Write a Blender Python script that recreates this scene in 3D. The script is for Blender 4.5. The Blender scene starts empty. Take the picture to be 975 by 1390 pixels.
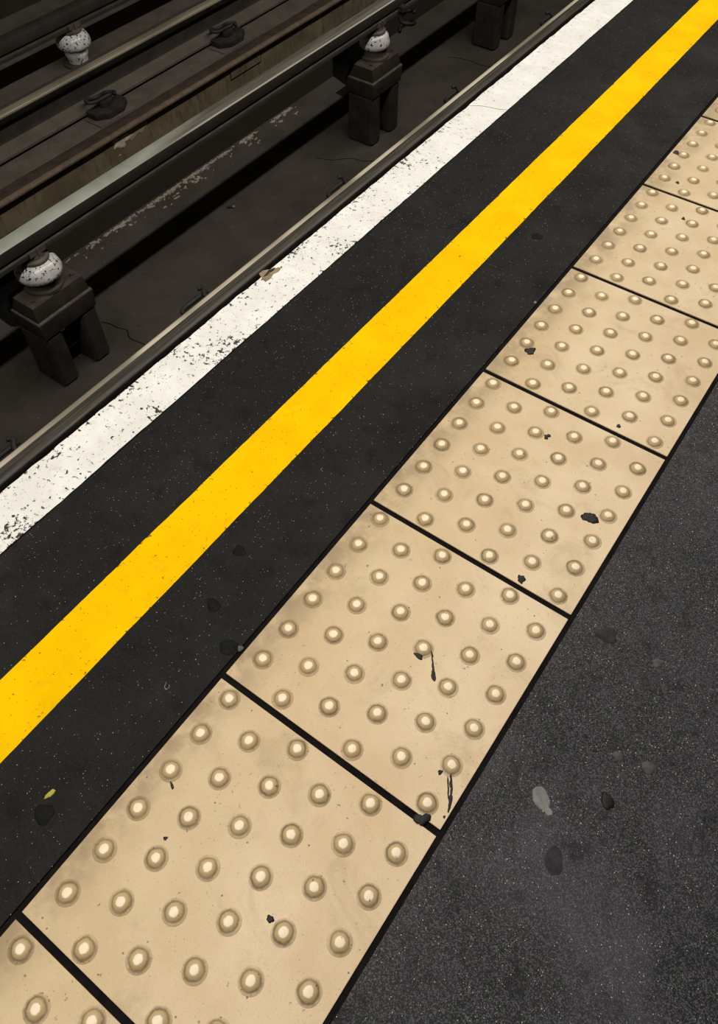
import bpy, bmesh, math, random
from mathutils import Vector, Matrix, noise
random.seed(7)
sc = bpy.context.scene
COL = sc.collection

# ------------------------------------------------------------------ objects
def link(name, me, mat=None, parent=None, loc=(0, 0, 0)):
    o = bpy.data.objects.new(name, me)
    COL.objects.link(o)
    o.location = loc
    if mat is not None and me is not None:
        me.materials.clear()
        for m in (mat if isinstance(mat, (list, tuple)) else [mat]):
            me.materials.append(m)
    if parent is not None:
        o.parent = parent
    return o

def obj(name, bm, mat, parent=None, loc=(0, 0, 0), smooth=False, auto=None):
    bmesh.ops.recalc_face_normals(bm, faces=bm.faces)
    if smooth:
        for f in bm.faces:
            f.smooth = True
    if auto is not None:
        for f in bm.faces:
            f.smooth = True
        for e in bm.edges:
            if len(e.link_faces) == 2 and e.calc_face_angle(0) > math.radians(auto):
                e.smooth = False
    me = bpy.data.meshes.new(name)
    bm.to_mesh(me)
    bm.free()
    return link(name, me, mat, parent, loc)

def tag(o, label, cat, group=None):
    o['label'] = label
    o['category'] = cat
    if group:
        o['group'] = group
    return o

def thing(name, label, cat, loc, group=None):
    return tag(link(name, None, None, None, loc), label, cat, group)

def struct(o):
    o['kind'] = 'structure'
    return o

def dup(root, loc, label):
    r = root.copy(); COL.objects.link(r); r.location = loc; r['label'] = label
    for ch in list(root.children):
        c = ch.copy(); COL.objects.link(c); c.parent = r
        for g in list(ch.children):
            d = g.copy(); COL.objects.link(d); d.parent = c
    return r

# ------------------------------------------------------------------ mesh helpers
def box(bm, lo, hi, bevel=0.0, seg=2):
    t = bmesh.new()
    vs = [t.verts.new((x, y, z)) for x in (lo[0], hi[0]) for y in (lo[1], hi[1]) for z in (lo[2], hi[2])]
    for q in ((0, 1, 3, 2), (4, 6, 7, 5), (0, 4, 5, 1), (2, 3, 7, 6), (0, 2, 6, 4), (1, 5, 7, 3)):
        t.faces.new([vs[i] for i in q])
    if bevel:
        bmesh.ops.bevel(t, geom=list(t.edges), offset=bevel, segments=seg, affect='EDGES', profile=0.6)
    merge(bm, t)

def merge(bm, t):
    bmesh.ops.recalc_face_normals(t, faces=t.faces)
    me = bpy.data.meshes.new('tmp'); t.to_mesh(me); t.free()
    bm.from_mesh(me); bpy.data.meshes.remove(me)

def frustum(bm, c, z0, z1, a0, b0, a1, b1, bevel=0.0, off=(0, 0), seg=2):
    t = bmesh.new()
    lo = [t.verts.new((c[0] + sx * a0, c[1] + sy * b0, z0)) for sx, sy in ((-1, -1), (1, -1), (1, 1), (-1, 1))]
    hi = [t.verts.new((c[0] + off[0] + sx * a1, c[1] + off[1] + sy * b1, z1)) for sx, sy in ((-1, -1), (1, -1), (1, 1), (-1, 1))]
    t.faces.new(lo[::-1]); t.faces.new(hi)
    for i in range(4):
        j = (i + 1) % 4
        t.faces.new((lo[i], lo[j], hi[j], hi[i]))
    if bevel:
        bmesh.ops.bevel(t, geom=list(t.edges), offset=bevel, segments=seg, affect='EDGES', profile=0.6)
    merge(bm, t)

def prism(bm, poly, z0, z1, bevel=0.0):
    t = bmesh.new()
    lo = [t.verts.new((x, y, z0)) for x, y in poly]
    hi = [t.verts.new((x, y, z1)) for x, y in poly]
    t.faces.new(lo[::-1]); t.faces.new(hi)
    n = len(poly)
    for i in range(n):
        t.faces.new((lo[i], lo[(i + 1) % n], hi[(i + 1) % n], hi[i]))
    if bevel:
        bmesh.ops.bevel(t, geom=list(t.edges), offset=bevel, segments=2, affect='EDGES', profile=0.6)
    merge(bm, t)

def lathe(bm, prof, seg=32, c=(0, 0)):
    t = bmesh.new(); rings = []
    for r, z in prof:
        if r < 1e-6:
            rings.append([t.verts.new((c[0], c[1], z))])
        else:
            rings.append([t.verts.new((c[0] + r * math.cos(2 * math.pi * i / seg), c[1] + r * math.sin(2 * math.pi * i / seg), z)) for i in range(seg)])
    for a, b in zip(rings, rings[1:]):
        for i in range(seg):
            j = (i + 1) % seg
            if len(a) == 1 and len(b) == 1: continue
            if len(a) == 1: t.faces.new((a[0], b[i], b[j]))
            elif len(b) == 1: t.faces.new((a[i], a[j], b[0]))
            else: t.faces.new((a[i], a[j], b[j], b[i]))
    merge(bm, t)

def extrude_v(bm, prof, v0, v1, step=0.2, caps=True, wob=0.0):
    """sweep a closed (u, z) profile along the track direction"""
    t = bmesh.new(); n = max(1, int(round((v1 - v0) / step))); rings = []
    for k in range(n + 1):
        v = v0 + (v1 - v0) * k / n
        rings.append([t.verts.new((u, v, z)) for u, z in prof])
    m = len(prof)
    for a, b in zip(rings, rings[1:]):
        for i in range(m):
            j = (i + 1) % m
            t.faces.new((a[i], a[j], b[j], b[i]))
    if caps:
        t.faces.new(rings[0]); t.faces.new(rings[-1][::-1])
    merge(bm, t)

def tube(bm, pts, r, seg=8, sub=4):
    """smooth tube through points (Catmull-Rom)"""
    P = [Vector(p) for p in pts]; path = []
    for i in range(len(P) - 1):
        p0 = P[max(i - 1, 0)]; p1 = P[i]; p2 = P[i + 1]; p3 = P[min(i + 2, len(P) - 1)]
        for k in range(sub):
            s = k / sub
            path.append(0.5 * ((2 * p1) + (p2 - p0) * s + (2 * p0 - 5 * p1 + 4 * p2 - p3) * s * s + (3 * p1 - p0 - 3 * p2 + p3) * s ** 3))
    path.append(P[-1])
    t = bmesh.new(); rings = []; up = Vector((0.13, 0.21, 0.97))
    for i, p in enumerate(path):
        d = (path[min(i + 1, len(path) - 1)] - path[max(i - 1, 0)]).normalized()
        a = d.cross(up)
        if a.length < 1e-4: a = d.cross(Vector((1, 0, 0)))
        a.normalize(); b = d.cross(a)
        rr = r[min(i, len(r) - 1)] if isinstance(r, list) else r
        rings.append([t.verts.new(p + a * rr * math.cos(2 * math.pi * q / seg) + b * rr * math.sin(2 * math.pi * q / seg)) for q in range(seg)])
    for A, B in zip(rings, rings[1:]):
        for i in range(seg):
            j = (i + 1) % seg
            t.faces.new((A[i], A[j], B[j], B[i]))
    t.faces.new(rings[0][::-1]); t.faces.new(rings[-1])
    merge(bm, t)

def bolt(bm, x, y, z, r, h):
    lathe(bm, [(0, z + h * 1.35), (r * .45, z + h * 1.35), (r * .5, z + h), (r * .92, z + h), (r, z + h * .85), (r, z)], 6, (x, y))

# ------------------------------------------------------------------ materials
class NT:
    def __init__(s, name):
        s.m = bpy.data.materials.new(name); s.m.use_nodes = True
        s.t = s.m.node_tree; s.b = s.t.nodes['Principled BSDF']
        s.b.inputs['Specular IOR Level'].default_value = 0.25
        s.b.inputs['Roughness'].default_value = 0.8
        s.pos = s.t.nodes.new('ShaderNodeNewGeometry').outputs['Position']
    def n(s, ty, **kw):
        nd = s.t.nodes.new(ty)
        for k, v in kw.items(): setattr(nd, k, v)
        return nd
    def put(s, sock, v):
        if hasattr(v, 'links'): s.t.links.new(v, sock)
        elif isinstance(v, (tuple, list)):
            sock.default_value = tuple(v) if len(v) == len(sock.default_value) else (*v, 1)
        else: sock.default_value = v
    def math(s, op, a, b=0.0, clamp=False):
        nd = s.n('ShaderNodeMath', operation=op, use_clamp=clamp)
        s.put(nd.inputs[0], a); s.put(nd.inputs[1], b); return nd.outputs[0]
    def noise(s, scale, detail=4, rough=.55, vec=None, dist=0.0, stretch=None):
        v = vec or s.pos
        if stretch:
            mp = s.n('ShaderNodeVectorMath', operation='MULTIPLY'); s.put(mp.inputs[0], v); mp.inputs[1].default_value = stretch; v = mp.outputs[0]
        nd = s.n('ShaderNodeTexNoise'); s.put(nd.inputs['Vector'], v)
        nd.inputs['Scale'].default_value = scale; nd.inputs['Detail'].default_value = detail
        nd.inputs['Roughness'].default_value = rough; nd.inputs['Distortion'].default_value = dist
        return nd.outputs['Fac']
    def step(s, fac, lo, hi, a=0.0, b=1.0):
        nd = s.n('ShaderNodeMapRange', interpolation_type='SMOOTHSTEP')
        s.put(nd.inputs['Value'], fac)
        for k, v in (('From Min', lo), ('From Max', hi), ('To Min', a), ('To Max', b)): s.put(nd.inputs[k], v)
        return nd.outputs['Result']
    def mix(s, fac, a, b, mode='MIX'):
        nd = s.n('ShaderNodeMix', data_type='RGBA', blend_type=mode)
        s.put(nd.inputs['Factor'], fac); s.put(nd.inputs['A'], a); s.put(nd.inputs['B'], b)
        return [o for o in nd.outputs if o.type == 'RGBA'][0]
    def voro(s, scale, vec=None):
        nd = s.n('ShaderNodeTexVoronoi'); s.put(nd.inputs['Vector'], vec or s.pos); nd.inputs['Scale'].default_value = scale
        return nd.outputs['Distance'], nd.outputs['Color']
    def sep(s, v):
        nd = s.n('ShaderNodeSeparateXYZ'); s.put(nd.inputs[0], v); return nd.outputs
    def bump(s, h, strength=.3, dist=.002):
        nd = s.n('ShaderNodeBump'); nd.inputs['Strength'].default_value = strength; nd.inputs['Distance'].default_value = dist
        s.put(nd.inputs['Height'], h); s.put(s.b.inputs['Normal'], nd.outputs[0])
    def fin(s, col, rough=None, spec=None, metal=None):
        s.put(s.b.inputs['Base Color'], col)
        if rough is not None: s.put(s.b.inputs['Roughness'], rough)
        if spec is not None: s.put(s.b.inputs['Specular IOR Level'], spec)
        if metal is not None: s.put(s.b.inputs['Metallic'], metal)
        return s.m

def mottled(name, a, b, scale=9, rough=.85, spec=.15, metal=0.0, fine=160, bumps=.25, speck=None):
    s = NT(name)
    c = s.mix(s.step(s.noise(scale, 6, .6), .3, .7), a, b)
    c = s.mix(s.step(s.noise(fine, 3, .7), .25, .75, .0, .45), c, tuple(x * .45 for x in a))
    if speck:
        d, cc = s.voro(55)
        r = s.sep(cc)[0]
        f = s.math('MULTIPLY', s.step(d, .05, .11, 1, 0), s.step(r, .86, .9))
        c = s.mix(f, c, speck)
    if bumps: s.bump(s.noise(fine, 5, .65), bumps)
    return s.fin(c, rough, spec, metal)

def asphalt(name, a, b, dots, dens, grain, spec=.3):
    s = NT(name)
    c = s.mix(s.step(s.noise(5.5, 6, .62, dist=.6), .34, .68), a, b)
    c = s.mix(s.step(s.noise(1.7, 3, .55), .40, .64, .75, 0), c, a)
    d0, c0 = s.voro(800)
    c = s.mix(s.math('MULTIPLY', s.step(s.sep(c0)[0], .45, 1.0), grain), c, tuple(x * 2.2 for x in b))
    c = s.mix(s.step(s.noise(21, 5, .6), .52, .7, 0, .5), c, tuple(x * .55 for x in a))
    for sc_, thr, keep in ((95, .085, dens), (230, .16, dens * .93)):
        d, cc = s.voro(sc_); r = s.sep(cc)
        f = s.math('MULTIPLY', s.step(d, thr * .6, thr, 1, 0), s.step(r[0], keep, keep + .03))
        f = s.math('MULTIPLY', f, s.step(r[1], 0, 1, .12, 1))
        c = s.mix(f, c, dots)
    s.bump(s.noise(420, 3, .7), .3, .0010)
    return s.fin(c, s.step(s.noise(7, 4), .3, .7, .5, .75), spec)

def tile_base(s):
    """cream ceramic with grime, from the world position so that slab and studs agree"""
    x, y, z = s.sep(s.pos)
    c = s.mix(s.step(s.noise(4.2, 5, .6), .3, .7), (.70, .52, .31), (.83, .655, .435))
    c = s.mix(s.step(x, .02, .33, .7, 0), c, (.62, .455, .245))
    # grime towards the outer long edges and in drifting patches
    f = s.math('MULTIPLY', s.step(x, .0, .085, .8, 0), s.step(s.noise(14, 5, .65), .33, .62))
    c = s.mix(f, c, (.30, .215, .115))
    f = s.math('MULTIPLY', s.step(s.noise(9, 6, .68, dist=.8), .5, .72), .42)
    c = s.mix(f, c, (.40, .285, .15))
    c = s.mix(s.step(s.noise(420, 2, .7), .55, .72, 0, .38), c, (.36, .25, .13))
    f = s.math('MULTIPLY', s.step(s.noise(95, 5, .7), .62, .67), s.step(s.noise(12, 3), .5, .60))
    c = s.mix(s.math('MULTIPLY', f, .75), c, (.10, .07, .04))
    d, cc = s.voro(70); r = s.sep(cc)
    f = s.math('MULTIPLY', s.step(d, .05, .13, 1, 0), s.step(r[0], .80, .84))
    c = s.mix(s.math('MULTIPLY', f, .8), c, (.06, .045, .03))
    d, cc = s.voro(150); r = s.sep(cc)
    f = s.math('MULTIPLY', s.step(d, .06, .15, 1, 0), s.step(r[0], .72, .8))
    c = s.mix(s.math('MULTIPLY', f, .6), c, (.12, .085, .05))
    return c

def mat_tile():
    s = NT('cream_tile'); c = tile_base(s)
    s.bump(s.noise(300, 3, .6), .12, .0008)
    return s.fin(c, s.step(s.noise(11, 4), .3, .7, .42, .62), .35)

def mat_blister():
    s = NT('blister'); c0 = tile_base(s)
    tc = s.n('ShaderNodeTexCoord').outputs['Object']
    sx = s.sep(tc)
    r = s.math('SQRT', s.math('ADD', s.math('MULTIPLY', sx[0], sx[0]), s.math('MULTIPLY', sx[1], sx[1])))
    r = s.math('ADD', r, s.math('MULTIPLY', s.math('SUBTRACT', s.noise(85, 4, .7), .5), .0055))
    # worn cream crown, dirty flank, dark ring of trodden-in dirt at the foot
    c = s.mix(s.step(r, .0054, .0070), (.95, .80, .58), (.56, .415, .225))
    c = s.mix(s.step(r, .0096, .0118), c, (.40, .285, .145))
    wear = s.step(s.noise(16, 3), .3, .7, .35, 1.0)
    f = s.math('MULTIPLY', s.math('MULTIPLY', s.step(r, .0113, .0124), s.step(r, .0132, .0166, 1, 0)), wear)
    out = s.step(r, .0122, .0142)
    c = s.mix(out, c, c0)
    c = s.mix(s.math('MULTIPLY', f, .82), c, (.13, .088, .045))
    f = s.step(s.noise(120, 4, .7), .66, .70)
    c = s.mix(s.math('MULTIPLY', f, .9), c, (.035, .028, .02))
    return s.fin(c, s.step(r, .006, .009, .38, .6), .35)

def mat_white():
    s = NT('white_paint'); x, y, z = s.sep(s.pos)
    c = s.mix(s.step(s.noise(12, 5, .6), .35, .7), (.82, .80, .755), (.91, .90, .87))
    c = s.mix(s.step(s.noise(45, 5, .65), .5, .75, 0, .5), c, (.60, .55, .45))
    near = s.step(y, 1.5, 2.2, 1, .12)
    edge = s.math('MAXIMUM', s.step(x, -.553, -.525, 1, 0), s.step(x, -.468, -.45, 0, .75))
    thr = s.math('SUBTRACT', .607, s.math('MULTIPLY', edge, .045))
    pn = s.noise(92, 7, .68, dist=.3)
    thr = s.math('SUBTRACT', thr, s.math('MULTIPLY', s.step(s.noise(9, 3), .48, .68), s.math('MULTIPLY', near, .085)))
    f = s.step(s.math('SUBTRACT', pn, thr), .0, .03)
    f = s.math('MULTIPLY', f, s.step(near, 0, 1, .45, 1))
    c = s.mix(f, c, (.045, .038, .03))
    d, cc = s.voro(120); r = s.sep(cc)
    f = s.math('MULTIPLY', s.step(d, .07, .17, 1, 0), s.step(r[0], .42, .5))
    c = s.mix(s.math('MULTIPLY', f, s.math('MULTIPLY', near, .9)), c, (.16, .13, .09))
    s.bump(pn, .2, .002)
    return s.fin(c, .6, .3)

def mat_yellow():
    s = NT('yellow_paint'); x, y, z = s.sep(s.pos)
    c = s.mix(s.step(s.noise(10, 5, .6), .35, .7), (.92, .53, .0), (1.0, .61, .001))
    c = s.mix(s.step(s.noise(30, 6, .7), .54, .76, 0, .45), c, (.62, .36, .01))
    near = s.step(y, .9, 2.0, 1, .3)
    d, cc = s.voro(130); r = s.sep(cc)
    f = s.math('MULTIPLY', s.step(d, .06, .16, 1, 0), s.step(r[0], .52, .58))
    c = s.mix(s.math('MULTIPLY', f, s.math('MULTIPLY', near, .85)), c, (.10, .07, .01))
    thr = s.math('SUBTRACT', .655, s.math('MULTIPLY', s.math('MAXIMUM', s.step(x, -.275, -.262, 1, 0), s.step(x, -.19, -.175, 0, 1)), .07))
    f = s.step(s.math('SUBTRACT', s.noise(90, 6, .68), thr), 0, .03)
    c = s.mix(s.math('MULTIPLY', f, .85), c, (.05, .04, .02))
    return s.fin(c, .7, .03)

def mat_porcelain():
    s = NT('porcelain')
    c = s.mix(s.step(s.noise(25, 4), .35, .7), (.62, .60, .57), (.80, .79, .77))
    c = s.mix(s.step(s.noise(88, 4, .6), .57, .60), c, (.03, .025, .02))
    return s.fin(c, .22, .5)

def mat_railhead():
    s = NT('worn_rail_head'); x, y, z = s.sep(s.pos)
    st = s.noise(3.0, 4, .6, stretch=(60, 1.2, 60))
    c = s.mix(s.step(st, .35, .7), (.055, .048, .038), (.13, .115, .09))
    return s.fin(c, .5, .4, .25)

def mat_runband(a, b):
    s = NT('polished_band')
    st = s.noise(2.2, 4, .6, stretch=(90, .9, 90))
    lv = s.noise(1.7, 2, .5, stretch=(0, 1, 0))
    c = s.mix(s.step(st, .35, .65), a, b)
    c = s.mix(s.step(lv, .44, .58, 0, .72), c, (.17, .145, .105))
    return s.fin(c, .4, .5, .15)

M = {}
M['tile'] = mat_tile(); M['blister'] = mat_blister(); M['white'] = mat_white(); M['yellow'] = mat_yellow()
M['strip'] = asphalt('platform_asphalt', (.0125, .0120, .0116), (.0215, .0200, .0188), (.5, .5, .47), .74, .25, .08)
M['slab'] = asphalt('grey_asphalt', (.021, .0215, .0225), (.060, .060, .065), (.75, .75, .73), .50, .8, .12)
M['grout'] = mottled('grout', (.006, .006, .006), (.012, .011, .010), 30, .9, .08)
M['stone'] = mottled('stone', (.03, .026, .02), (.06, .05, .038), 14, .9, .1)
M['nosing'] = mottled('black_nosing', (.004, .004, .004), (.010, .009, .008), 30, .9, .05)
M['brown_chip'] = mottled('brown_chip', (.26, .185, .11), (.45, .36, .25), 45, .9, .1)
M['pitfloor'] = mottled('pit_floor', (.052, .044, .035), (.080, .069, .056), 4.5, .9, .12, speck=(.35, .3, .24))
M['bed'] = mottled('track_bed', (.098, .082, .066), (.150, .128, .104), 6, .9, .12, speck=(.4, .36, .3))
M['rust'] = mottled('rusty_steel', (.050, .037, .028), (.090, .068, .050), 11, .75, .25)
M['rusty_lip'] = mottled('rusty_lip', (.050, .037, .028), (.085, .062, .045), 18, .8, .2)
M['lip_nose'] = mottled('lip_nose', (.13, .095, .065), (.21, .155, .105), 18, .8, .25)
M['darksteel'] = mottled('dark_steel', (.020, .018, .016), (.042, .038, .033), 22, .6, .35)
M['foot'] = mottled('lit_rail_foot', (.100, .084, .066), (.140, .118, .093), 8, .85, .2)  # paler than the web: the lit look of the foot is painted in
M['web'] = mottled('shaded_rail_web', (.030, .025, .020), (.052, .043, .034), 8, .85, .2)  # colour darkened for the shade the head throws on the web
M['pedestal'] = mottled('pedestal_concrete', (.028, .0225, .018), (.052, .042, .033), 12, .9, .1)
M['capplate'] = mottled('cap_plate_steel', (.062, .049, .038), (.105, .083, .064), 18, .75, .2)
M['lip_edge'] = mottled('lip_edge', (.10, .080, .060), (.16, .13, .10), 30, .8, .2)
M['collar'] = mottled('collar_steel', (.09, .074, .058), (.16, .13, .10), 30, .6, .35)
M['porcelain'] = mat_porcelain()
M['head'] = mat_railhead()
M['side'] = mottled('rail_head_side', (.010, .009, .008), (.020, .018, .015), 20, .6, .3)  # near-black: the shade on the head's side is put into the colour
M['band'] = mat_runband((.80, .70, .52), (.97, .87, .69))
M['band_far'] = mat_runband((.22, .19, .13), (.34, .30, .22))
def condtop():
    s = NT('conductor_top'); x, y, z = s.sep(s.pos)
    c = s.mix(s.step(s.noise(6, 5), .3, .7), (.36, .37, .31), (.50, .51, .44))
    st = s.noise(3, 4, .6, stretch=(70, 1, 1))
    old = s.mix(s.step(st, .35, .65), (.12, .105, .085), (.23, .205, .17))     # less polished from mid-length on
    yy = s.math('ADD', y, s.math('MULTIPLY', s.math('ADD', x, 1.876), 5.0))
    c = s.mix(s.step(yy, 1.95, 2.30), c, old)
    c = s.mix(s.math('MULTIPLY', s.step(x, -1.851, -1.846), s.step(y, 2.0, 2.3)), c, (.50, .47, .40))  # highlight painted along the near top edge
    return s.fin(c, .5, .4, .1)
M['cond_top'] = condtop()
M['cond_side'] = mottled('conductor_side', (.028, .024, .019), (.044, .037, .029), 8, .7, .25)
M['cond_dark'] = mottled('conductor_dirty', (.034, .028, .022), (.052, .043, .034), 7, .8, .2)
M['tunnel'] = mottled('tunnel_wall', (.035, .028, .022), (.055, .045, .036), 4, .9, .1)
M['flake'] = mottled('flaking_paint', (.52, .43, .29), (.74, .64, .47), 25, .9, .1)
M['effl'] = mottled('white_crust', (.30, .26, .21), (.46, .41, .34), 60, .9, .1)
M['gum_black'] = mottled('black_gum', (.008, .007, .006), (.016, .014, .012), 60, .55, .3)
M['gum_dark'] = mottled('dark_gum', (.011, .011, .012), (.020, .020, .020), 60, .6, .3)
M['gum_grey'] = mottled('grey_gum', (.075, .074, .077), (.12, .118, .122), 70, .8, .2)
M['gum_pale'] = mottled('pale_gum', (.20, .20, .19), (.31, .30, .28), 50, .85, .2)
M['gum_mid'] = mottled('gum_mid', (.034, .034, .036), (.055, .055, .058), 70, .8, .12)
M['gum_strip'] = mottled('gum_strip', (.006, .006, .006), (.013, .013, .013), 60, .7, .1)
M['scrap'] = mottled('yellow_scrap', (.42, .40, .04), (.60, .55, .10), 80, .8, .2)

def wallmat():
    s = NT('pit_wall'); x, y, z = s.sep(s.pos)
    c = s.mix(s.step(s.noise(5, 6, .62), .35, .68), (.125, .096, .060), (.19, .152, .098))
    c = s.mix(s.step(s.noise(18, 5, .65, stretch=(1, 1.6, .5)), .5, .68, 0, .65), c, (.065, .047, .030))
    d = s.math('ADD', z, s.math('MULTIPLY', s.math('SUBTRACT', s.noise(9, 4), .5), .10))
    c = s.mix(s.step(d, -.97, -.90, 1, 0), c, (.036, .029, .022))   # darker on the lower half
    s.bump(s.noise(120, 5, .65), .4, .003)
    return s.fin(c, .85, .15)
M['pitwall'] = wallmat()

# ------------------------------------------------------------------ the setting
V0, V1 = -1.6, 7.0
def slab_obj(name, u0, u1, z0, z1, mat, bev=.002):
    b = bmesh.new(); box(b, (u0, V0, z0), (u1, V1, z1), bev); return struct(obj(name, b, mat))
slab_obj('floor', .398, 2.9, -.10, 0.0, M['slab'], .002)                      # walking area
slab_obj('floor_strip', -.4515, -.0085, -.10, 0.0, M['strip'], .0015)         # between coping and tiles
slab_obj('tile_bed', -.30, .55, -.25, -.101, M['grout'], 0)
b = bmesh.new(); box(b, (-.0083, V0, -.1), (.3978, V1, -.0032)); struct(obj('tile_mortar', b, M['grout']))
b = bmesh.new(); box(b, (-.548, V0, -1.25), (-.30, V1, -.101)); struct(obj('wall_platform', b, M['stone']))
b = bmesh.new(); box(b, (-.30, V0, -1.25), (2.9, V1, -.251)); struct(obj('platform_base', b, M['stone']))

# bed carrying the near rail, pit floor, far bed with the pit wall
b = bmesh.new(); box(b, (-1.315, V0, -1.25), (-.5485, V1, -.765), .004); struct(obj('track_bed', b, M['bed']))
b = bmesh.new()
extrude_v(b, [(-1.316, -1.3), (-1.316, -1.2), (-2.20, -1.2), (-2.29, -1.192), (-2.3845, -1.165), (-2.3845, -1.3)], V0, V1, .3)
pit = struct(obj('pit_floor', b, M['pitfloor']))
b = bmesh.new()
extrude_v(b, [(-2.385, -1.3), (-2.385, -.7765), (-2.46, -.765), (-3.70, -.765), (-3.70, -1.3)], V0, V1, .3)
bed2 = struct(obj('wall_pit', b, [M['pitwall'], M['bed']]))
for p in bed2.data.polygons:
    if p.normal.z > .5: p.material_index = 1
# rusty steel edging that noses over the pit wall
b = bmesh.new()
pr = [(-2.384, -.776), (-2.366, -.774), (-2.357, -.766), (-2.356, -.758), (-2.362, -.751), (-2.374, -.749), (-2.40, -.751), (-2.43, -.756), (-2.459, -.7645), (-2.42, -.770)]
extrude_v(b, pr, V0, V1, .12)
for v in b.verts: v.co.z += (noise.noise((v.co.x * 8, v.co.y * 6, 3)) - .0) * .0025
lip = struct(obj('trim_1', b, [M['rusty_lip'], M['lip_nose']], auto=40))
for p in lip.data.polygons:
    if p.center.x > -2.374 and p.normal.z > -.3: p.material_index = 1
b = bmesh.new(); box(b, (-3.85, V0, -1.3), (-3.7005, V1, 2.3)); struct(obj('wall_left', b, M['tunnel']))

def carve(o, boxes, mat):
    idx = len(o.data.materials); o.data.materials.append(mat); cut = []
    for lo, hi in boxes:
        b = bmesh.new(); box(b, lo, hi, .045, 4)
        me = bpy.data.meshes.new('c'); bmesh.ops.recalc_face_normals(b, faces=b.faces); b.to_mesh(me); b.free()
        c = bpy.data.objects.new('c', me); COL.objects.link(c); cut.append(c)
        md = o.modifiers.new('cut', 'BOOLEAN'); md.object = c; md.operation = 'DIFFERENCE'; md.solver = 'EXACT'
    me = bpy.data.meshes.new_from_object(o.evaluated_get(bpy.context.evaluated_depsgraph_get()))
    o.modifiers.clear(); o.data = me
    for c in cut: bpy.data.objects.remove(c)
    for p in me.polygons:
        for lo, hi in boxes:
            if all(l - 1e-4 < q < h + 1e-4 for l, q, h in zip(lo, p.center, hi)) and not (p.center.x > -2.3852 and abs(p.normal.x) > .99): p.material_index = idx
DARK_RECESS = [((-2.66, v, -1.285), (-2.235, v + .30, -.90)) for v in (1.335, 3.845)]  # recesses behind the two nearest pedestals, faces coloured near-black
carve(pit, DARK_RECESS, M['grout']); carve(bed2, DARK_RECESS, M['grout'])

# crust at the foot of the pit wall, flaking paint, cracks: parts of the surfaces they grow on
def blob(bm, cx, cy, rx, ry, h, z0, ang=0, irr=.25, seed=0, n=22, plane='xy', flat=False):
    rnd = random.Random(seed); ph = [rnd.uniform(0, 6.28) for _ in range(4)]; am = [rnd.uniform(.3, 1) for _ in range(4)]
    t = bmesh.new(); rings = []
    def P(x, y, z):
        return (x, y, z) if plane == 'xy' else (z, x, y)
    for f, hh in ((1.0, 0.0), (.93, .55), (.75, .9), (.4, 1.0)):
        ring = []
        for i in range(n):
            a = 2 * math.pi * i / n
            k = 1 + irr * (am[0] * math.sin(2 * a + ph[0]) + am[1] * math.sin(3 * a + ph[1]) + am[2] * .6 * math.sin(5 * a + ph[2]) + .35 * am[3] * math.sin(9 * a + ph[3])) * .6
            x, y = rx * k * f * math.cos(a), ry * k * f * math.sin(a)
            ring.append(t.verts.new(P(cx + x * math.cos(ang) - y * math.sin(ang), cy + x * math.sin(ang) + y * math.cos(ang), z0 + h * hh)))
        rings.append(ring)
    for A, B in zip(rings, rings[1:]):
        for i in range(n):
            j = (i + 1) % n
            t.faces.new((A[i], A[j], B[j], B[i]))
    t.faces.new(rings[-1]); t.faces.new(rings[0][::-1])
    merge(bm, t)

b = bmesh.new(); rnd = random.Random(3)
CL = [(2.16, .05), (2.33, .07), (2.42, .05), (2.55, .06), (2.62, .03), (2.68, .05), (2.85, .05), (3.05, .04), (3.32, .06), (3.38, .03), (2.5, .3), (1.95, .08)]
for i in range(420):
    c0 = CL[i % len(CL)]; v = rnd.gauss(c0[0], c0[1])
    du = abs(rnd.gauss(0, .006)) if i % 5 else abs(rnd.gauss(0, .03))
    blob(b, -2.372 + du, v, rnd.choice([1, 1, .6, 1.9]) * rnd.uniform(.0015, .006), rnd.choice([1, .7, 1.8]) * rnd.uniform(.003, .011), .005, -1.169 - du * .28, rnd.uniform(-.3, .3), .6, i, 9)
o = obj('wall_crust', b, M['effl'], pit); o['label'] = 'pale crumbly crust along the foot of the pit wall'; o['kind'] = 'stuff'
b = bmesh.new()
blob(b, 2.245, -.812, .052, .029, .003, -2.3852, .0, .55, 4, 26, 'wall')
o = obj('paint_patch', b, M['flake'], bed2); o['label'] = 'cream patch of bare plaster on the pit wall'
b = bmesh.new()
blob(b, 2.345, -.803, .052, .030, .002, -2.3852, .1, .7, 9, 26, 'wall'); blob(b, 2.215, -.868, .010, .005, .002, -2.3852, 0, .6, 12, 10, 'wall')
obj('paint_patch', b, mottled('old_flake', (.30, .24, .15), (.46, .38, .25), 28, .9, .1), bed2)
for pts in ([(-1.972, 1.586), (-1.93, 1.60), (-1.885, 1.603), (-1.84, 1.615), (-1.80, 1.588), (-1.742, 1.593), (-1.70, 1.60)],
            [(-1.99, 4.50), (-1.93, 4.53), (-1.847, 4.545), (-1.80, 4.535), (-1.70, 4.55)],
            [(-1.98, 3.15), (-1.90, 3.18), (-1.83, 3.25), (-1.76, 3.27), (-1.68, 3.33)]):
    b = bmesh.new(); tube(b, [(x, y, -1.2) for x, y in pts], .0022, 5, 3)
    obj('crack', b, M['nosing'], pit)

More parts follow.
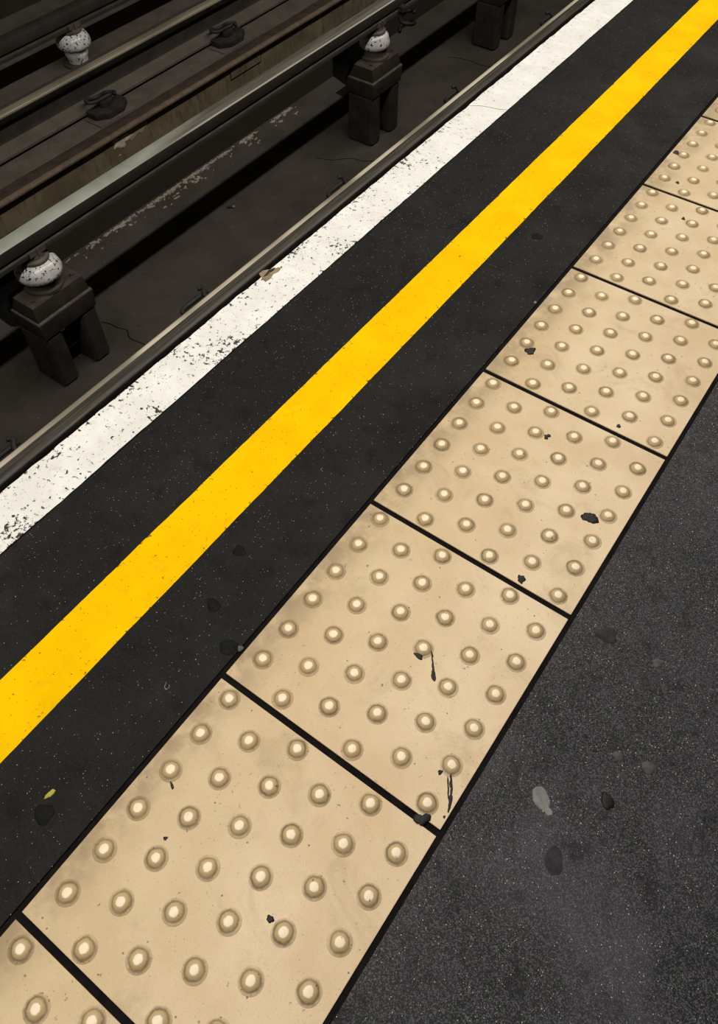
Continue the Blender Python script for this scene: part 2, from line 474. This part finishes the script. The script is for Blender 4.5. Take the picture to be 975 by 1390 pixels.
# ------------------------------------------------------------------ coping and yellow line
def edged(u0, u1, z0, z1, jl, jr, step, seed):
    bm = bmesh.new(); n = int((V1 - V0) / step); cols = 6; grid = []
    for k in range(n + 1):
        v = V0 + (V1 - V0) * k / n
        a = u0 + jl * (noise.noise((v * 9, seed, 0)) + .7 * noise.noise((v * 31, seed, 5)) + .35 * noise.noise((v * 80, seed, 2)))
        c = u1 + jr * (noise.noise((v * 7, seed, 9)) + .8 * noise.noise((v * 45, seed, 7)))
        grid.append([bm.verts.new((a + (c - a) * i / cols, v, z1)) for i in range(cols + 1)])
    low = [(bm.verts.new((r[0].co.x, r[0].co.y, z0)), bm.verts.new((r[-1].co.x, r[-1].co.y, z0))) for r in grid]
    for k in range(n):
        A, B = grid[k], grid[k + 1]
        for i in range(cols): bm.faces.new((A[i], A[i + 1], B[i + 1], B[i]))
        bm.faces.new((low[k][0], A[0], B[0], low[k + 1][0])); bm.faces.new((A[-1], low[k][1], low[k + 1][1], B[-1]))
    return bm
b = bmesh.new(); box(b, (-.5585, V0, -.10), (-.4518, V1, -.0012), .003)
cop = tag(obj('coping_stone', b, M['nosing']), 'platform edge coping along the drop to the track, its top painted white', 'platform edge')
o = obj('white_line', edged(-.5555, -.4535, -.0012, .0003, .0032, .0012, .012, 1), M['white'], cop)
o['label'] = 'chipped white paint along the platform edge'
b = bmesh.new(); blob(b, -.548, 1.178, .013, .030, .0022, .0002, 0, .5, 21, 24)
o = obj('chipped_corner', b, M['brown_chip'], cop); o['label'] = 'bare brown chip where the white paint has broken away'
b = bmesh.new(); blob(b, -.550, 1.182, .005, .016, .0012, .0022, .1, .6, 23, 16); obj('chip_hollow', b, M['stone'], o)
b = bmesh.new(); tube(b, [(-.554, 2.07, .0003), (-.53, 2.085, .0004), (-.511, 2.093, .0004), (-.48, 2.10, .0004), (-.455, 2.112, .0003)], .0006, 5, 3)
obj('joint', b, M['stone'], cop)
tag(obj('yellow_line', edged(-.2735, -.1735, -.0005, .0008, .0010, .0010, .012, 4), M['yellow']),
    'yellow safety line painted between the white edge and the cream tiles', 'line')

# ------------------------------------------------------------------ tactile tiles
def tile_bm():
    bm = bmesh.new(); box(bm, (0, .0050, -.0031), (.390, .3950, 0.0), .0012, 2); return bm
tile_me = None
bl = bmesh.new()
lathe(bl, [(0, .0051), (.0045, .0050), (.0068, .0046), (.0088, .0036), (.0108, .0019), (.0122, .0006), (.0132, .0003), (.0170, .00022), (.0172, -.0008), (0, -.0008)], 28)
for f in bl.faces: f.smooth = True
bl_me = bpy.data.meshes.new('blister'); bmesh.ops.recalc_face_normals(bl, faces=bl.faces); bl.to_mesh(bl_me); bl.free(); bl_me.materials.append(M['blister'])
TL = {-1: 'cream tactile tile of which only a corner shows at the lower left, nearest the viewer',
      0: 'large cream tactile tile at the bottom, its far edge marked by gum on the joint',
      1: 'cream tactile tile with a long black streak beside a stud near its middle',
      2: 'cream tactile tile with the biggest black gum spot near its right edge',
      3: 'fourth cream tactile tile up, with a black gum blob beside a left-edge stud',
      4: 'cream tactile tile cut by the right border, fifth up from the bottom',
      5: 'cream tile cut by the right border, with a black wedge against a left-edge stud',
      6: 'farthest cream tactile tile, a small corner at the upper right border'}
tiles = {}
for k in range(-3, 11):
    lab = TL.get(k, 'cream tactile paving tile in the same row beyond the edge of the picture')
    t = thing('tactile_tile', lab, 'tile', (0, k * .4, 0), 'tactile tiles in a row along the platform')
    tiles[k] = t
    if tile_me is None:
        s_ = obj('slab', tile_bm(), M['tile'], t); tile_me = s_.data
    else:
        link('slab', tile_me, None, t)
    for c in range(6):
        for j in range(6):
            v = (.0553 if c % 2 == 0 else .0236) + .0644 * j
            link('blister', bl_me, None, t, (.0325 + .0648 * c + random.uniform(-.0005, .0005), v + random.uniform(-.0005, .0005), 0))

# streaks: thin smears of tar, marks on their tile
def smear(k, parts, seed):
    bm = bmesh.new()
    for i, (u, v, rx, ry, ang) in enumerate(parts):
        blob(bm, u, v - k * .4, rx, ry, .0005, .0, ang, .32, seed * 10 + i, 16)
    o = obj('tar_smear', bm, M['gum_black'], tiles[k]); o['label'] = 'black tar smear'
smear(1, [(.2425, .6165, .0016, .007, .75), (.2490, .6080, .0013, .008, .7), (.2550, .6000, .0019, .007, .68), (.2640, .5875, .0034, .0100, .65), (.2600, .5930, .0024, .007, .65)], 1)
smear(1, [(.3645, .4745, .0016, .007, .6), (.3700, .4660, .0022, .009, .6), (.3660, .4640, .0012, .010, .6), (.3765, .4560, .0018, .010, .5), (.3730, .4535, .0013, .008, .5), (.3810, .4465, .0026, .009, .4), (.3845, .4370, .0020, .007, .4), (.3855, .4225, .0018, .0022, 0)], 2)

# ------------------------------------------------------------------ chewing gum and litter
def gum(u, v, rx, ry, h, mat, label, ang=0, irr=.35, seed=0, z=0.0, name='chewing_gum', cat='gum', group=None):
    b = bmesh.new(); blob(b, 0, 0, rx, ry, h, 0, ang, irr, seed, 24)
    return tag(obj(name, b, M[mat], None, (u, v, z), smooth=False, auto=50), label, cat, group)
G = 'gum trodden into the tiles'
gum(.050, 1.303, .0095, .012, .0022, 'gum_black', 'black gum blob beside a left-edge stud of the fourth whole tile up', .4, .45, 1, group=G)
gum(.185, 1.117, .0055, .0065, .0016, 'gum_black', 'small black gum spot beside a stud in the upper middle of the third whole tile', .3, .5, 2, group=G)
gum(.333, .995, .0135, .0125, .0022, 'gum_black', 'largest black gum spot on the tiles, by the right edge of the third whole tile', .2, .4, 3, group=G)
gum(.293, .816, .0062, .0085, .0020, 'gum_dark', 'dark gum spot near the lower edge of the third whole tile, by the joint', .5, .35, 4, group=G)
gum(.2275, .6015, .0085, .0040, .0014, 'gum_black', 'leaf-shaped black gum scrap above the streak on the second whole tile', .1, .3, 5, group=G)
gum(.349, .4705, .0034, .0036, .0012, 'gum_black', 'tiny black gum dot beside a stud near the right corner of the second whole tile', 0, .4, 6, group=G)
gum(.362, .402, .0105, .0085, .0025, 'gum_dark', 'dark gum lump pressed across the joint between the two nearest whole tiles', .9, .5, 7, .0005, group=G)
gum(.268, .186, .0050, .0044, .0016, 'gum_black', 'small round black gum spot on the nearest whole tile, low down beside a stud', 0, .3, 8, group=G)
gum(.285, 1.2205, .0042, .0048, .0014, 'gum_black', 'small black gum spot at the lower edge of the fourth whole tile', 0, .3, 9, group=G)
gum(.137, 1.921, .0045, .0055, .0014, 'gum_black', 'small black gum spot near the top of the fifth tile up', 0, .3, 10, group=G)
gum(.068, 2.056, .0048, .0056, .0014, 'gum_black', 'small black gum spot near the lower left corner of the sixth tile up', 0, .3, 11, group=G)
gum(.014, 2.184, .008, .011, .0014, 'gum_black', 'black wedge of gum against a left-edge stud of the sixth tile up', .5, .5, 12, group=G)
gum(.049, .234, .0055, .0022, .0010, 'gum_black', 'thin black gum sliver near the left edge of the nearest whole tile', -.5, .4, 13, group=G)
gum(.090, .178, .0026, .0030, .0010, 'gum_black', 'tiny black gum dot beside a stud in the left of the nearest whole tile', 0, .5, 14, group=G)
G = 'gum trodden into the grey floor'
gum(.4835, .5225, .0118, .0165, .0014, 'gum_pale', 'pale drop-shaped gum splash on the grey floor beside the tiles', 1.05, .14, 15, group=G)
gum(.4985, .5135, .0045, .0085, .0010, 'gum_pale', 'pale gum tail trailing from the drop-shaped splash', 1.05, .3, 16, group=G)
gum(.561, .573, .0115, .0088, .0022, 'gum_black', 'black round gum spot on the grey floor right of the pale splash', -.5, .2, 17, group=G)
gum(.547, .640, .0078, .0070, .0012, 'gum_grey', 'left one of two small grey gum discs on the right floor', 0, .12, 18, group=G)
gum(.589, .650, .0092, .0090, .0012, 'gum_grey', 'right one of two small grey gum discs on the right floor', 0, .12, 19, group=G)
gum(.535, .461, .0125, .0185, .0008, 'gum_mid', 'dark oval flattened gum below the pale splash on the grey floor', .5, .12, 20, group=G)
gum(.453, .806, .0155, .0150, .0020, 'gum_mid', 'big dark gum patch on the grey floor by the edge of the second whole tile', .3, .25, 21, group=G)
gum(.537, .808, .0095, .0075, .0020, 'gum_grey', 'ragged grey gum lump on the right floor above the two discs', .6, .5, 22, group=G)
G = 'gum trodden into the black strip'
gum(-.024, .440, .0160, .0125, .0012, 'gum_strip', 'dark gum patch on the black strip beside the second whole tile', .3, .2, 23, group=G)
gum(-.008, .449, .0052, .0048, .0016, 'gum_grey', 'small grey gum dot at the tile edge on the black strip', 0, .3, 24, group=G)
gum(-.093, .481, .0125, .0115, .0012, 'gum_strip', 'dark round gum patch midway between yellow line and tiles', 0, .2, 25, group=G)
gum(-.126, .584, .0115, .0105, .0012, 'gum_strip', 'dark round gum patch close to the yellow line, level with the third whole tile', 0, .2, 26, group=G)
gum(-.069, .103, .0150, .0130, .0012, 'gum_strip', 'dark round gum patch on the black strip beside the nearest whole tile', 0, .2, 27, group=G)
gum(-.119, 1.653, .0130, .0125, .0012, 'gum_strip', 'dark gum patch by the yellow line, level with the fifth tile', 0, .3, 28, group=G)
gum(-.0125, 1.443, .0034, .0040, .0014, 'gum_pale', 'tiny pale gum dot on the black strip where the fourth whole tile begins', 0, .2, 30, group=G)
gum(-.083, .126, .0036, .0085, .0010, 'scrap', 'yellow-green paper scrap on the black strip near the lower left', -.1, .35, 31, name='paper_scrap', cat='litter')
b = bmesh.new(); tube(b, [(-.003, .004, .0006), (0, -.003, .0007), (.005, -.005, .0007), (.006, .001, .0006), (.003, .003, .0007)], .0005, 5, 4)
tag(obj('thread', b, M['gum_pale'], None, (-.061, .337, 0)), 'tiny pale curled thread on the black strip between yellow line and tiles', 'litter')

# ------------------------------------------------------------------ running rails
def running_rail(uc, sgn, label, band):
    """sgn +1: the gauge face looks towards +u"""
    t = thing('running_rail', label, 'rail', (uc, V0, -.749), 'running rails of the track')
    z = .159
    head = [(-.0345, z - .036), (-.035, z - .014), (-.0325, z - .006), (-.027, z - .0022), (-.017, z - .0006), (-.0095, z - .0002), (0, z), (.0095, z - .0002), (.017, z - .0006), (.027, z - .0022), (.0325, z - .006), (.035, z - .014), (.0345, z - .036), (.030, z - .041), (.0101, z - .0485), (-.0101, z - .0485), (-.030, z - .041)]
    b = bmesh.new(); extrude_v(b, [(u, zz) for u, zz in head], 0, V1 - V0, .15)
    h = obj('rail_head', b, [M['head'], band, M['side']], t, auto=50)
    for p in h.data.polygons:
        c = p.center
        if c.z > z - .018 and sgn * c.x > (.011 if sgn < 0 else .003) and abs(p.normal.y) < .5: p.material_index = 1
        elif abs(p.normal.x) > .6 or p.normal.z < 0: p.material_index = 2
    h['label'] = 'worn steel running surface'
    low = [(.0100, z - .0486), (.0095, .050), (.0125, .034), (.022, .026), (.045, .0195), (.066, .0130), (.0699, .0105), (.0699, 0)]
    prof = low + [(-u, zz) for u, zz in low[::-1]]
    b = bmesh.new(); extrude_v(b, prof, 0, V1 - V0, .3)
    w = obj('rail_web', b, [M['web'], M['foot']], t, auto=50)
    for p in w.data.polygons:
        if p.center.z < .031: p.material_index = 1
    return t
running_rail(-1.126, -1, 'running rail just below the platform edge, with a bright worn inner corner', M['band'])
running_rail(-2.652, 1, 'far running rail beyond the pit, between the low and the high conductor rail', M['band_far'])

# ------------------------------------------------------------------ rail fastenings
def fastening(uc, v, s, label, out=0.0):
    """s: direction (+1/-1 in u) in which the base plate reaches out from the rail"""
    t = thing('rail_fastening', label, 'rail clip', (uc, v, -.7648), 'clips holding the running rails')
    S = lambda P: [(s * x, y) for x, y in P]
    b = bmesh.new(); prism(b, S([(.0705, -.12), (.185, -.12), (.185, .12), (.0705, .12)]), 0, .0045, .001)
    obj('grout_pad', b, M['bed'], t)
    b = bmesh.new(); prism(b, S([(.0710, -.098), (.130, -.098), (.168, -.045), (.168, .045), (.130, .098), (.0710, .098)]), .0046, .032, .003)
    obj('base_plate', b, M['darksteel'], t, auto=40)
    b = bmesh.new(); prism(b, S([(.074, -.030), (.112, -.036), (.122, -.02), (.122, .02), (.112, .036), (.074, .030)]), .0322, .058, .005)
    obj('shoulder', b, M['darksteel'], t, auto=40)
    b = bmesh.new()
    P = [(.100, .058, .050), (.100, .0, .052), (.100, -.048, .053), (.090, -.078, .056), (.066, -.080, .058), (.050, -.055, .052), (.048, -.02, .040), (.058, .012, .044), (.082, .030, .058), (.112, .052, .060), (.128, .040, .058)]
    tube(b, [(s * (x + (out if x > .06 else 0)), y, z + .013 + out * .3) for x, y, z in P], .0085, 8, 4)
    obj('spring_clip', b, M['darksteel'], t, smooth=True)
    return t
ord_n = ['nearest the lower left', 'opposite the brown chip in the white line', 'third along', 'fourth along, near the top']
for i, v in enumerate((.70, 1.545, 2.385, 3.27, 4.20)):
    fastening(-1.126, v, -1, ['rail clip at the near rail, mostly hidden, closest to the lower left pedestal',
                              'rail clip peeping over the near rail right of the lower left pedestal',
                              'rail clip peeping over the near rail, below the middle pedestal',
                              'rail clip peeping over the near rail, between the middle and the farthest pedestal',
                              'rail clip peeping over the near rail beside the farthest pedestal'][i], .036)
for i, v in enumerate((1.50, 2.335, 3.18, 4.02)):
    fastening(-2.652, v, 1, ['rail clip on the far rail beyond the left border', 'dark rail clip on the far rail, the left one, above the cream plaster patch',
                             'dark rail clip on the far rail, the right one, near the top border', 'rail clip on the far rail beyond the top border'][i])

# ------------------------------------------------------------------ conductor rails
def conductor(uc, ztop, label, top, side, group):
    t = thing('conductor_rail', label, 'rail', (uc, V0, ztop - .078), group)
    z = .078
    head = [(.0215, z - .048), (.0345, z - .046), (.036, z - .040), (.036, z - .008), (.034, z - .003), (.029, z), (-.029, z), (-.034, z - .003), (-.036, z - .008), (-.036, z - .040), (-.0345, z - .046), (-.0215, z - .048)]
    b = bmesh.new(); extrude_v(b, head, 0, V1 - V0, .3)
    h = obj('rail_head', b, [side, top], t, auto=35)
    for p in h.data.polygons:
        if p.normal.z > .75: p.material_index = 1
    foot = [(.021, z - .0481), (.022, .020), (.036, .0185), (.0375, .016), (.0375, 0), (-.0375, 0), (-.0375, .016), (-.036, .0185), (-.022, .020), (-.021, z - .0481)]
    b = bmesh.new(); extrude_v(b, foot, 0, V1 - V0, .3)
    f = obj('rail_foot', b, [M['cond_dark'], M['capplate']], t, auto=35)
    for p in f.data.polygons:
        if abs(p.center.x) > .028 and p.normal.z > .3: p.material_index = 1   # paler edge of the foot
    f['label'] = 'rail foot with a paler edge'
    return t
GC = 'conductor rails on insulators'
conductor(-1.876, -.555, 'conductor rail with a pale shiny top, carried over the middle of the pit', M['cond_top'], M['cond_side'], GC)
conductor(-3.004, -.515, 'dark raised conductor rail at the far side, in the upper left corner', M['cond_dark'], M['cond_dark'], GC)

# ------------------------------------------------------------------ insulators
def insulator(uc, v, z0, zc, r, label, tiers=1):
    """z0: seat, zc: underside of the conductor rail"""
    h = zc - z0
    t = thing('insulator', label, 'insulator', (uc, v, z0), 'porcelain insulators under the conductor rails')
    b = bmesh.new()
    pr = [(0, h - .020), (.050, h - .020), (.0565, h - .0225), (.068, h - .030), (r - .007, h - .044), (r, h - .064), (r - .0015, h - .080), (r - .010, h - .088), (.064, h - .084), (.052, h - .090)]
    if tiers == 1:
        pr = [(q, zz - .016) for q, zz in pr]
    if tiers == 2:
        pr += [(.050, h - .100), (.056, h - .106), (.057, h - .124), (.052, h - .134)]
    lo_ = .052 if tiers == 1 else .0125
    pr += [(.048, lo_), (0, lo_)]
    lathe(b, pr, 40); obj('porcelain_bell', b, M['porcelain'], t, auto=50)
    b = bmesh.new(); lathe(b, [(0, .0515), (.060, .0515), (.062, .048), (.064, .018), (.074, .012), (.074, 0), (0, 0)] if tiers == 1 else [(0, .0123), (.070, .0123), (.076, .009), (.076, 0), (0, 0)], 32); obj('seat_ring', b, M['capplate'], t, auto=40)
    b = bmesh.new(); k_ = .016 if tiers == 1 else 0
    lathe(b, [(0, h - .0005), (.042, h - .0005), (.044, h - .003), (.045, h - .006 - k_ * .8), (.0555, h - .009 - k_), (.0565, h - .012 - k_), (.0555, h - .0175 - k_), (.050, h - .0198 - k_), (0, h - .0198 - k_)], 32)
    obj('metal_collar', b, M['collar'], t, auto=40)
    b = bmesh.new(); box(b, (.0392, -.036, h - .0003), (.0432, .036, h + .024), .0012)
    box(b, (.0433, -.004, h - .0003), (.0495, .004, h + .026), .0012)
    obj('clamp_bracket', b, M['collar'], t)
    return t

# ------------------------------------------------------------------ pedestals
def pedestal(v, label):
    t = thing('rail_pedestal', label, 'pedestal', (-1.876, v, -1.2), 'concrete pedestals in the pit')
    b = bmesh.new()
    frustum(b, (0, 0), .3465, .403, .0800, .1275, .0705, .1190, .003)          # upper tier
    frustum(b, (0, 0), .262, .338, .0850, .1290, .0885, .1340, .004)           # skirt over the legs
    obj('block', b, M['pedestal'], t, auto=40)
    b = bmesh.new(); frustum(b, (0, 0), .3383, .3462, .0890, .1345, .0865, .1320, .003)
    o = obj('lip', b, M['lip_edge'], t, auto=40); o['label'] = 'paler ledge round the block'
    for s in (-1, 1):
        b = bmesh.new()
        frustum(b, (.0, s * .0870), 0.0, .2617, .0810, .0420, .0800, .0410, .012, (0, s * .0), 1)
        obj('leg', b, M['pedestal'], t)
    b = bmesh.new(); box(b, (-.020, -.046, .10), (.020, .046, .16), .004); obj('cross_brace', b, M['pedestal'], t)
    b = bmesh.new(); frustum(b, (0, 0), .4032, .4095, .0715, .1205, .0695, .1185, .0015)
    frustum(b, (0, 0), .4096, .412, .064, .113, .063, .112, .0008)
    obj('cap_plate', b, M['capplate'], t)
    for sx, sy in ((-1, -1), (1, 1), (1, -1), (-1, 1)):
        b = bmesh.new(); lathe(b, [(0, .414), (.013, .414), (.0135, .4122), (0, .4122)], 16, (sx * .047, sy * .094)); bolt(b, sx * .047, sy * .094, .414, .0085, .008)
        obj('bolt', b, M['capplate'], t)
    return t
PED = [(1.355, 'concrete pedestal at the lower left of the pit, largest of the row', 'speckled white insulator on the lower left pedestal'),
       (3.530, 'middle concrete pedestal in the pit, with its white insulator in view', 'speckled white insulator on the middle pedestal'),
       (4.855, 'farthest concrete pedestal, only its legs showing at the top border', 'white insulator on the farthest pedestal beyond the top border')]
for v, lp, li in PED:
    pedestal(v, lp)
    insulator(-1.876, v, -.7879, -.633, .0865 if v < 2 else .078, li)
insulator(-3.004, 2.575, -.7649, -.593, .084, 'white insulator carrying the far conductor rail in the upper left corner', 2)
for v in (.90, 4.25):
    insulator(-3.004, v, -.7649, -.593, .084, 'white insulator under the far conductor rail beyond the border', 2)

# cover plate outlined on the pit wall, cable coil under the middle conductor rail, bolt on the pit floor
b = bmesh.new(); box(b, (-2.3848, 2.995, -.838), (-2.3815, 3.228, -.766), .0012)
p = tag(obj('cover_plate', b, M['pitwall']), 'thin rectangular cover plate let into the pit wall below the right far clip', 'plate')
b = bmesh.new()
for y0, z0, y1, z1 in ((2.993, -.840, 3.230, -.838), (2.993, -.838, 2.995, -.766), (3.228, -.838, 3.230, -.766)):
    box(b, (-2.3846, y0, z0), (-2.3808, y1, z1))
obj('plate_seam', b, M['nosing'], p)
t = thing('cable_coil', 'dark cable coil hanging at the middle conductor rail, by the top border', 'cable', (-1.795, 3.70, -.630))
b = bmesh.new(); tube(b, [(.0 + .035 * math.cos(a * .7), .045 * math.sin(a * .7), .02 - .006 * a) for a in range(0, 16)], .010, 8, 3); obj('cable_loop', b, M['gum_black'], t, smooth=True)
b = bmesh.new(); box(b, (-.042, -.02, .010), (-.012, .02, .036), .003); obj('cable_clamp', b, M['darksteel'], t)
t = thing('loose_bolt', 'small bolt with a pale tip lying on the pit floor beside the dark shadow', 'bolt', (-2.058, 2.545, -1.2))
b = bmesh.new(); tube(b, [(-.012, -.008, .007), (.0, .0, .007), (.010, .008, .007)], .006, 8, 2); obj('shank', b, M['darksteel'], t)
b = bmesh.new(); tube(b, [(.0095, .0078, .007), (.017, .014, .008)], .0065, 8, 2); obj('head', b, M['gum_pale'], t)

# ------------------------------------------------------------------ light: the fluorescent tubes over the platform edge
def lamp(name, u, v, z, length, width, power, col):
    L = bpy.data.lights.new(name, 'AREA'); L.shape = 'RECTANGLE'; L.size = width; L.size_y = length; L.energy = power; L.color = col
    o = bpy.data.objects.new(name, L); COL.objects.link(o); o.location = (u, v, z)
    return o
lamp('platform_lamp', -.42, 2.2, 2.35, 8.0, .10, 140, (1.0, .95, .87))
w = bpy.data.worlds.new('World'); sc.world = w; w.use_nodes = True
w.node_tree.nodes['Background'].inputs[0].default_value = (1.0, .95, .88, 1)
w.node_tree.nodes['Background'].inputs[1].default_value = .025

# ------------------------------------------------------------------ camera
R = ((0.8144574979706238, 0.5802211418102331, 0.0015526093715651224),
     (0.46799627031411883, -0.6553407506847144, -0.5928810938662733),
     (-0.3429846570497075, 0.48360306769955874, -0.8052885184454515))
cam = bpy.data.cameras.new('Camera'); co = bpy.data.objects.new('Camera', cam); COL.objects.link(co)
m = Matrix((R[0], tuple(-x for x in R[1]), tuple(-x for x in R[2]))).transposed().to_4x4()
m.translation = Vector((0.4422868978789428, 0.13589448424682804, 1.1521239682095987))
co.matrix_world = m
cam.sensor_fit = 'VERTICAL'; cam.sensor_height = 36; cam.lens = 1063.194 / 1390 * 36
cam.shift_y = -45 / 1390
cam.clip_start = .02
sc.camera = co
sc.view_settings.view_transform = 'Standard'; sc.view_settings.look = 'None'
sc.view_settings.exposure = 0; sc.view_settings.gamma = 1; sc.view_settings.use_curve_mapping = False
